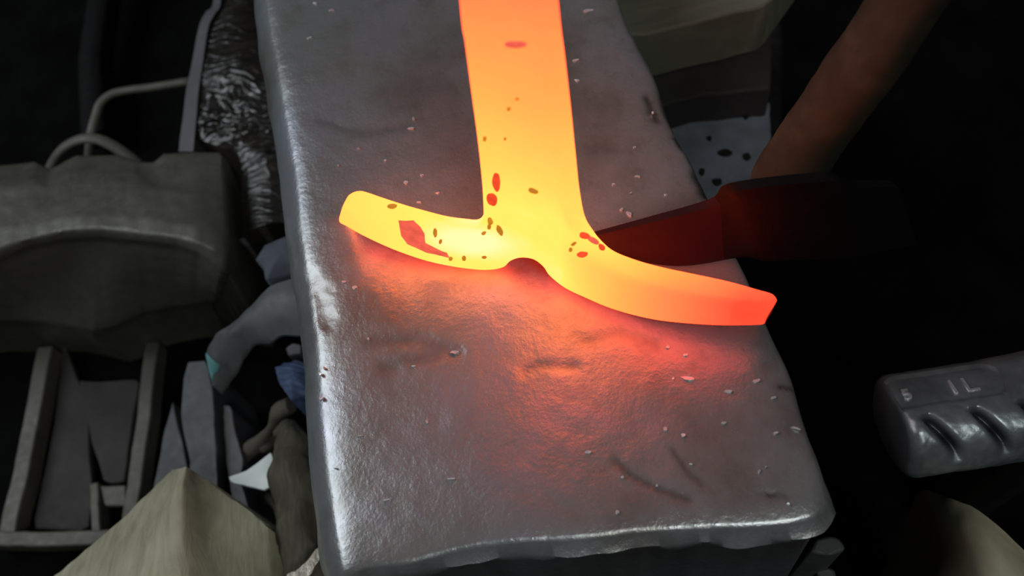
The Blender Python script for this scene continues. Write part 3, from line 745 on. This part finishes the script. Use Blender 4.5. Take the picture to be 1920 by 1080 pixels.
# ------------------------------------------------------------------ left: flat bar frame on the ground
ZR = -.187
def flatbar(name, pts, hw, z, hh, mt, parent):
    """square-section bar following pts (px), standing from z down by hh"""
    path = [P(x, y, z) for x, y in pts]; path = resample(path, 24)
    n = len(path); v = []; f = []
    for i, p in enumerate(path):
        t = (path[min(i + 1, n - 1)] - path[max(i - 1, 0)]).normalized(); s = Vector((t.y, -t.x, 0)).normalized()
        j = jitter(p, 0.0005, 60, 1)
        v += [j - s * hw, j + s * hw, j + s * hw - Vector((0, 0, hh)), j - s * hw - Vector((0, 0, hh))]
    f = [(i * 4 + k, i * 4 + (k + 1) % 4, (i + 1) * 4 + (k + 1) % 4, (i + 1) * 4 + k) for i in range(n - 1) for k in range(4)] + [(3, 2, 1, 0), (n * 4 - 4, n * 4 - 3, n * 4 - 2, n * 4 - 1)]
    return build(name, v, f, mt, parent, bevel=0.0008)
frm = thing('bar_frame', P(150, 850, ZF), 'open frame of dull grey flat steel bars on the ground below the cast iron block', 'frame')
flatbar('side_bar', [(84, 650), (78, 680), (58, 790), (35, 900), (14, 985), (10, 1012)], 0.0044, ZR, .012, M['bar'], frm)
flatbar('side_bar', [(285, 640), (281, 665), (268, 780), (252, 900), (240, 985), (236, 1012)], 0.0038, ZR, .012, M['bar'], frm)
flatbar('end_bar', [(-30, 1006), (14, 1009), (90, 1010), (165, 1008), (250, 1003)], 0.0037, ZR + .0006, .0125, M['bar'], frm)
ib = flatbar('upright_strip', [(174, 905), (176, 950), (181, 1000)], 0.0023, ZR - .001, .011, M['bar'], frm)
pl1 = slab('rusty_plate', [P(x, y, -.1925) for x, y in [(148, 715), (262, 712), (246, 800), (232, 905), (196, 905), (170, 820)]], M['blackbrown'], None, 0.004, 0.0006, 0.0006, 40)
tag(pl1, 'dark rusty plate lying inside the steel bar frame', 'plate')
pl2 = slab('steel_plate', [P(x, y, -.1955) for x, y in [(118, 640), (165, 760), (172, 930), (166, 995), (60, 992), (100, 800)]], M['blackbrown'], None, 0.0045, 0.0006, 0.0006, 40)
tag(pl2, 'black flat plate at the left inside the steel bar frame', 'plate')
pl3 = slab('steel_strip', [P(x, y, -.1875) for x, y in [(188, 911), (236, 909), (236, 948), (196, 948)]], M['bar'], None, 0.0045, 0.0006, 0.0004, 24)
tag(pl3, 'short grey strip lying across the lower part of the bar frame', 'strip')

# ------------------------------------------------------------------ left front: pale wooden wedge
wr = [
 [P(-20, 1180, -.110), P(60, 1118, -.106), P(150, 1040, -.100), P(235, 968, -.094), P(308, 895, -.089), P(326, 878, -.088)],
 [P(120, 1200, -.080), P(160, 1130, -.080), P(220, 1060, -.080), P(276, 985, -.080), P(322, 905, -.080), P(337, 877, -.080)],
 [P(316, 1240, -.066), P(322, 1160, -.067), P(328, 1080, -.068), P(333, 1000, -.070), P(342, 910, -.072), P(350, 876, -.076)],
 [P(430, 1220, -.078), P(425, 1150, -.078), P(415, 1080, -.079), P(400, 1000, -.080), P(374, 915, -.081), P(359, 882, -.082)],
 [P(516, 1220, -.094), P(513, 1150, -.093), P(510, 1060, -.092), P(506, 992, -.090), P(450, 945, -.087), P(364, 884, -.084)]]
we = loft('wood_wedge', wr, M['palewood'], 110, 110, ZF, smooth_rows=True, disp=lambda p, u, v: jitter(p, 0.0005, 70, 6), angle=60)
tag(we, 'pale sawn wooden block with a ridged pointed top, in front of the bar frame', 'block')

# ------------------------------------------------------------------ scrap between the frame and the anvil
def bit(name, pts, z, thick, mt, label, cat, n=30, rough=0.0006, bevel=0.0005, seed=1, zs=None, parent=None):
    poly = [P(x, y, zs[i] if zs else z) for i, (x, y) in enumerate(pts)]
    o = slab(name, poly, mt, parent, thick, bevel, rough, n, seed)
    if label: tag(o, label, cat)
    return o
bit('steel_plate', [(353, 678), (387, 675), (400, 733), (409, 911), (400, 960), (352, 960), (356, 867), (338, 778), (342, 711)], -.135, .063, M['greyplate'], 'upright grey steel plate just right of the bar frame, behind the wooden block', 'plate', 40)
bit('steel_offcut', [(322, 752), (347, 845), (352, 880), (340, 930), (285, 930), (300, 850)], -.158, .04, M['greyplate'], 'narrow grey offcut between the bar frame and the upright grey plate', 'offcut', 30)
bit('bent_strip', [(418, 759), (434, 762), (442, 819), (456, 866), (450, 900), (470, 960), (440, 960), (428, 900), (423, 866)], -.140, .055, M['rim'], 'narrow grey strip standing right of the upright grey plate', 'strip', 36)
# curved grey sheet with a flake of teal paint
sheet = thing('bent_sheet', P(470, 620, ZF), 'bent grey metal sheet with a teal painted tip, tucked against the anvil side', 'sheet')
outer = catmull([P(x, y, z) for x, y, z in [(600, 508, -.070), (553, 518, -.072), (507, 537, -.075), (467, 578, -.080), (433, 606, -.086), (404, 630, -.093), (388, 662, -.102), (392, 686, -.112), (399, 722, -.124)]], 50)
inner = catmull([P(x, y, z) for x, y, z in [(610, 640, -.076), (560, 630, -.078), (530, 628, -.080), (508, 640, -.083), (480, 646, -.087), (457, 668, -.093), (441, 698, -.103), (428, 716, -.113), (414, 736, -.124)]], 50)
def sd(p, u, v):
    return jitter(p, 0.0010, 60, 8) + Vector((0, 0, 0.004 * math.sin(u * math.pi)))
gr = []; nr_ = 16
for r in range(nr_):
    t = r / (nr_ - 1)
    gr += [sd(outer[c].lerp(inner[c], t), t, c / 49) for c in range(50)]
k0 = len(gr); top = list(gr); gr += [p - Vector((0, 0, 0.0015)) for p in top]
sfc = grid_faces(nr_, 50) + [tuple(k0 + i for i in reversed(q)) for q in grid_faces(nr_, 50)]
lp = list(range(50)) + [r * 50 + 49 for r in range(1, nr_)] + [(nr_ - 1) * 50 + c for c in range(48, -1, -1)] + [r * 50 for r in range(nr_ - 2, 0, -1)]
for a in range(len(lp)):
    b = (a + 1) % len(lp); sfc.append((lp[a], lp[b], k0 + lp[b], k0 + lp[a]))
build('sheet', gr, sfc, M['greyplate'], sheet)
# teal paint: a thin coat following the sheet near its tip
tv = []; tr = [0.02, 0.2, 0.38, 0.55, 0.66]; tcs = list(range(37, 49))
for i, t in enumerate(tr):
    for c in tcs:
        w_ = 1 - 0.75 * max(0, (c - 41) / 8) if c > 41 else 1
        t2 = t * w_; cp = c; tv.append(sd(outer[cp].lerp(inner[cp], t2), t2, cp / 49) + Vector((0, 0, 0.0007)))
k0 = len(tv); tv += [p - Vector((0, 0, 0.0009)) for p in tv[:k0]]
tf = grid_faces(5, 12) + [tuple(k0 + i for i in reversed(q)) for q in grid_faces(5, 12)]
lp = list(range(12)) + [r * 12 + 11 for r in range(1, 5)] + [4 * 12 + c for c in range(10, -1, -1)] + [r * 12 for r in range(3, 0, -1)]
for a in range(len(lp)):
    b = (a + 1) % len(lp); tf.append((lp[a], lp[b], k0 + lp[b], k0 + lp[a]))
tp = build('painted_tip', tv, tf, M['teal'], sheet); tp['label'] = 'teal painted tip'
sweep('sheet_leg', [P(455, 650, -.098), P(440, 660, -.14), P(436, 664, ZF)], [0.003, 0.003, 0.003], M['dark'], sheet, 8, up=Vector((0, 1, .01)))

def rag(name, pts, z, mt, label, amp=0.003, ribs=0, seed=0, n=26):
    """crumpled cloth dome over an outline, down to the ground"""
    ring = resample([P(x, y, z) for x, y in pts + [pts[0]]], 61)[:-1]; c = sum(ring, Vector()) / 60
    v = []; m = 14
    for k in range(m):
        t = (k + 0.02) / (m - 1 + .02)
        for p in ring:
            q = c.lerp(p, t); 
            h = 0.006 * math.cos(t * math.pi / 2) + noise.noise(q * 110 + Vector((seed, 0, 0))) * amp * (1 - t * .5)
            if ribs: h += 0.0006 * math.sin((q.x * 0.5 + q.y) * ribs)
            v.append(q + Vector((0, 0, h)))
    f = [(k * 60 + i, k * 60 + (i + 1) % 60, (k + 1) * 60 + (i + 1) % 60, (k + 1) * 60 + i) for k in range(m - 1) for i in range(60)]
    f.append(tuple(range(59, -1, -1)))
    k0 = len(v)
    for p in ring: v.append(Vector((p.x, p.y, ZF)))
    f += [((m - 1) * 60 + i, (m - 1) * 60 + (i + 1) % 60, k0 + (i + 1) % 60, k0 + i) for i in range(60)] + [tuple(range(k0, k0 + 60))]
    return tag(build(name, v, f, mt, angle=80), label, 'cloth')
rag('rag', [(497, 460), (520, 450), (545, 440), (580, 450), (590, 510), (550, 516), (500, 529), (494, 500), (480, 488)], -.095, M['greycloth'], 'blue grey rag bunched against the left side of the anvil')
rag('ribbed_cloth', [(516, 690), (535, 680), (556, 675), (590, 690), (590, 745), (566, 745), (547, 752), (523, 718)], -.100, M['bluecloth'], 'small blue ribbed cloth beside the anvil, below the bent grey sheet', 0.001, 2400, 3)
bit('metal_scrap', [(447, 448), (470, 440), (497, 436), (494, 456), (460, 460)], -.120, .08, M['rim'], 'small dull scrap between the cast iron block and the blue grey rag', 'scrap', 16)
bit('metal_scrap', [(535, 652), (548, 643), (565, 648), (563, 664), (540, 668)], -.112, .088, M['rim'], 'small dull scrap between the bent sheet and the blue ribbed cloth', 'scrap', 16)
# branching brown offcut
br = thing('twig', P(480, 830, ZF), 'brown forked twig running up towards the blue ribbed cloth', 'twig')
sweep('branch', catmull([P(420, 985, ZF + .010), P(446, 905, ZF + .030), P(462, 860, -.150), P(482, 833, -.142), P(508, 800, -.134), P(522, 775, -.128), P(545, 760, -.124)], 40), [0.0030 + 0.0010 * math.sin(i * .55) for i in range(40)], M['twig'], br, 10, rough=0.0012, seed=2)
sweep('branch', catmull([P(484, 832, -.142), P(497, 838, -.143), P(510, 826, -.145)], 12), 0.0032, M['twig'], br, 10, rough=0.0010, seed=5)
tw2 = sweep('twig', catmull([P(445, 1040, ZF + .006), P(470, 985, -.185), P(490, 950, -.175), P(512, 925, -.165), P(524, 905, -.160)], 30), [0.0028 + .0008 * math.sin(i) for i in range(30)], M['twig'], None, 10, rough=0.0010, seed=9)
tag(tw2, 'thin brown stick below the white scrap, next to the brown post', 'stick')
tw4 = sweep('twig', catmull([P(505, 850, -.150), P(520, 815, -.146), P(532, 782, -.142), P(541, 755, -.140)], 20), [0.0017 + .0007 * math.sin(i * .9) for i in range(20)], M['twig'], None, 10, rough=0.0010, seed=15)
tag(tw4, 'short brown stick leaning up from behind the round stick to the blue cloth', 'stick')
tw5 = sweep('twig', catmull([P(540, 985, -.150), P(522, 960, -.152), P(500, 935, -.156), P(470, 925, -.160)], 20), [0.0020 + .0007 * math.sin(i * .7) for i in range(20)], M['twig'], None, 10, rough=0.0010, seed=19)
tag(tw5, 'thin brown stick crossing just under the white triangular scrap', 'stick')
tw3 = bit('bark_chip', [(458, 918), (490, 922), (498, 950), (515, 965), (505, 1000), (480, 990), (462, 955)], -.178, .022, M['twig'], 'flat brown bark chip under the white scrap', 'chip', 26, 0.0012)
wp = bit('paper_scrap', [(430, 895), (464, 882), (508, 848), (513, 872), (526, 900), (495, 919), (434, 904)], -.128, .0012, M['paper'], 'white triangular scrap leaning against the brown post', 'scrap', 30, 0.0004, 0, 2, )
wp2 = bit('paper_scrap', [(512, 918), (527, 909), (540, 914), (534, 928)], -.132, .0012, M['paper'], 'tiny white scrap right below the white triangular one', 'scrap', 12, 0.0002, 0, 4)
po = sweep('wooden_post', [P(600, 1210, -.095), *catmull([P(585, 1130, -.096), P(572, 1060, -.097), P(566, 1000, -.098), P(560, 950, -.100), P(554, 900, -.102), P(547, 855, -.105), P(543, 825, -.109)], 40), P(543, 808, -.115), P(545, 800, -.122)], [0.0082] + [0.0082] * 30 + [0.0082 - .0002 * i for i in range(10)] + [0.0050, 0.0022], M['brownpost'], None, 36, rough=0.0028, seed=12)
tag(po, 'rough brown round stick lying along the left side of the anvil', 'stick')
bs = bit('foil_scrap', [(600, 1026), (580, 1038), (536, 1082), (540, 1100), (565, 1100), (604, 1046)], -.078, .004, M['brass'], 'small shiny tan scrap at the bottom edge beside the anvil corner', 'scrap', 24, 0.0016)

# ------------------------------------------------------------------ pale specks on the anvil face: scale chips and dent glints made as slabs
FL = [((590, 5), 7, 2, 0), ((620, 19), 8, 2, .3), ((580, 70), 8, 2, .2), ((1102, 18), 13, 3, .1), ((1080, 112), 10, 2, .1), ((1082, 150), 9, 2, -.1), ((770, 240), 9, 3, .2), ((775, 222), 4, 4, 0), ((672, 278), 5, 2.5, .2), ((634, 310), 3, 3, 0),
      ((790, 327), 5, 3, 0), ((761, 341), 6, 4, 0), ((820, 361), 7, 2, .2), ((785, 378), 7, 2, .1), ((1195, 330), 7, 2.5, -.1), ((1183, 361), 4, 2, .6), ((1248, 364), 6, 2, 0), ((1165, 392), 6, 3, .3), ((1180, 400), 9, 5, -.5), ((1224, 210), 4, 2.5, 0),
      ((665, 538), 7, 6, .3), ((645, 528), 6, 4, 0), ((690, 635), 3, 4, 0), ((852, 660), 12, 5, 0), ((775, 686), 8, 2, 0), ((845, 897), 14, 3, 0.05), ((724, 937), 11, 3, .2), ((675, 817), 8, 2, .1), ((630, 878), 7, 2, 0), ((800, 790), 4, 6, .3),
      ((1290, 708), 20, 6, 0), ((1262, 709), 4, 4, 0), ((1366, 734), 14, 5, 0), ((1418, 714), 11, 6, .3), ((1450, 745), 8, 3, .1), ((1357, 792), 8, 4, 0), ((1248, 803), 6, 6, 0), ((1281, 815), 7, 6, 0), ((1102, 847), 10, 4, 0), ((1295, 870), 6, 3, 0),
      ((1424, 883), 5, 4, .6), ((1436, 875), 3, 2, .3), ((1455, 811), 8, 3, 0), ((1493, 802), 16, 2, -.25), ((1478, 944), 6, 3, 0), ((1167, 894), 4, 4, 0), ((1231, 910), 4, 4, 0), ((1157, 960), 6, 5, 0), ((1252, 650), 6, 4, 0), ((1285, 665), 8, 4, 0),
      ((600, 700), 4, 6, 0), ((602, 745), 5, 8, 0), ((608, 690), 3, 5, 0), ((1190, 275), 4, 2, 0), ((1150, 345), 5, 2, 0), ((722, 300), 4, 2, 0)]
fm = {}
for k, ((cx, cy), rx, ry, rot) in enumerate(FL):
    q = [];
    for i in range(9):
        a = i / 9 * 2 * math.pi; rr = random.uniform(.5, .95); x, y = rx * math.cos(a) * rr * .85, ry * math.sin(a) * rr * .85
        q.append((cx + x * math.cos(rot) + y * math.sin(rot), cy - x * math.sin(rot) + y * math.cos(rot)))
    c = P(cx, cy, 0.0001); zz = 0.0009 - .0003
    # height of the dented face under the flake
    #best = min(range(0, NU * NV, 1), key=lambda i: (av[i].x - c.x) ** 2 + (av[i].y - c.y) ** 2) if False else None
    zl = noise.noise(c * 30) * 0.0004 + noise.noise(c * 110 + Vector((5, 0, 0))) * 0.00012
    poly = [P(x, y, zl + 0.00035 + 0.0003 * math.sin(j * 1.3 + k)) for j, (x, y) in enumerate(q)]
    o = slab('pale_speck', poly, M['fleck'], None, 0.0008, 0, 0, None, k)
    size = 'tiny' if rx * ry < 16 else 'small' if rx * ry < 40 else 'larger'
    form = 'long narrow' if rx > 3 * ry else 'rounded' if rx < 1.5 * ry else 'oval'
    if cy < 120: where = 'at the top edge, ' + ('left of the glowing stem' if cx < 900 else 'right of the glowing stem')
    elif cy < 420: where = ('above the left glowing arm' if cy > 290 else 'left of the glowing stem, further up') if cx < 950 else 'right of the glowing stem'
    elif cx < 660: where = 'along the left edge, ' + ('close below the left arm' if cy < 600 else 'beside the lit rim' if cy < 800 else 'low down')
    elif cx < 1000: where = 'below the left arm, ' + ('in the middle of the face' if cy < 800 else 'near the front edge')
    else: where = 'below the right arm, ' + ('close to the arm' if cy < 700 else 'half way down' if cy < 830 else 'near the front edge')
    tag(o, size + ' ' + form + ' pale flake ' + where, 'speck', 'pale specks of scale and glint on the anvil face')
by = {}
for o in C.objects:
    if o.get('category') == 'speck': by.setdefault(o['label'], []).append(o)
for lab, lst in by.items():
    if len(lst) > 1:
        lst.sort(key=lambda o: o.location.x); n = len(lst)
        names = {0: 'leftmost', n - 1: 'rightmost', 1: 'second from the left', 2: 'third from the left', 3: 'fourth from the left'}
        for i, o in enumerate(lst):
            o['label'] = lab + ', ' + (names[i] if i not in (0, n - 1) else ('leftmost' if i == 0 else 'rightmost'))
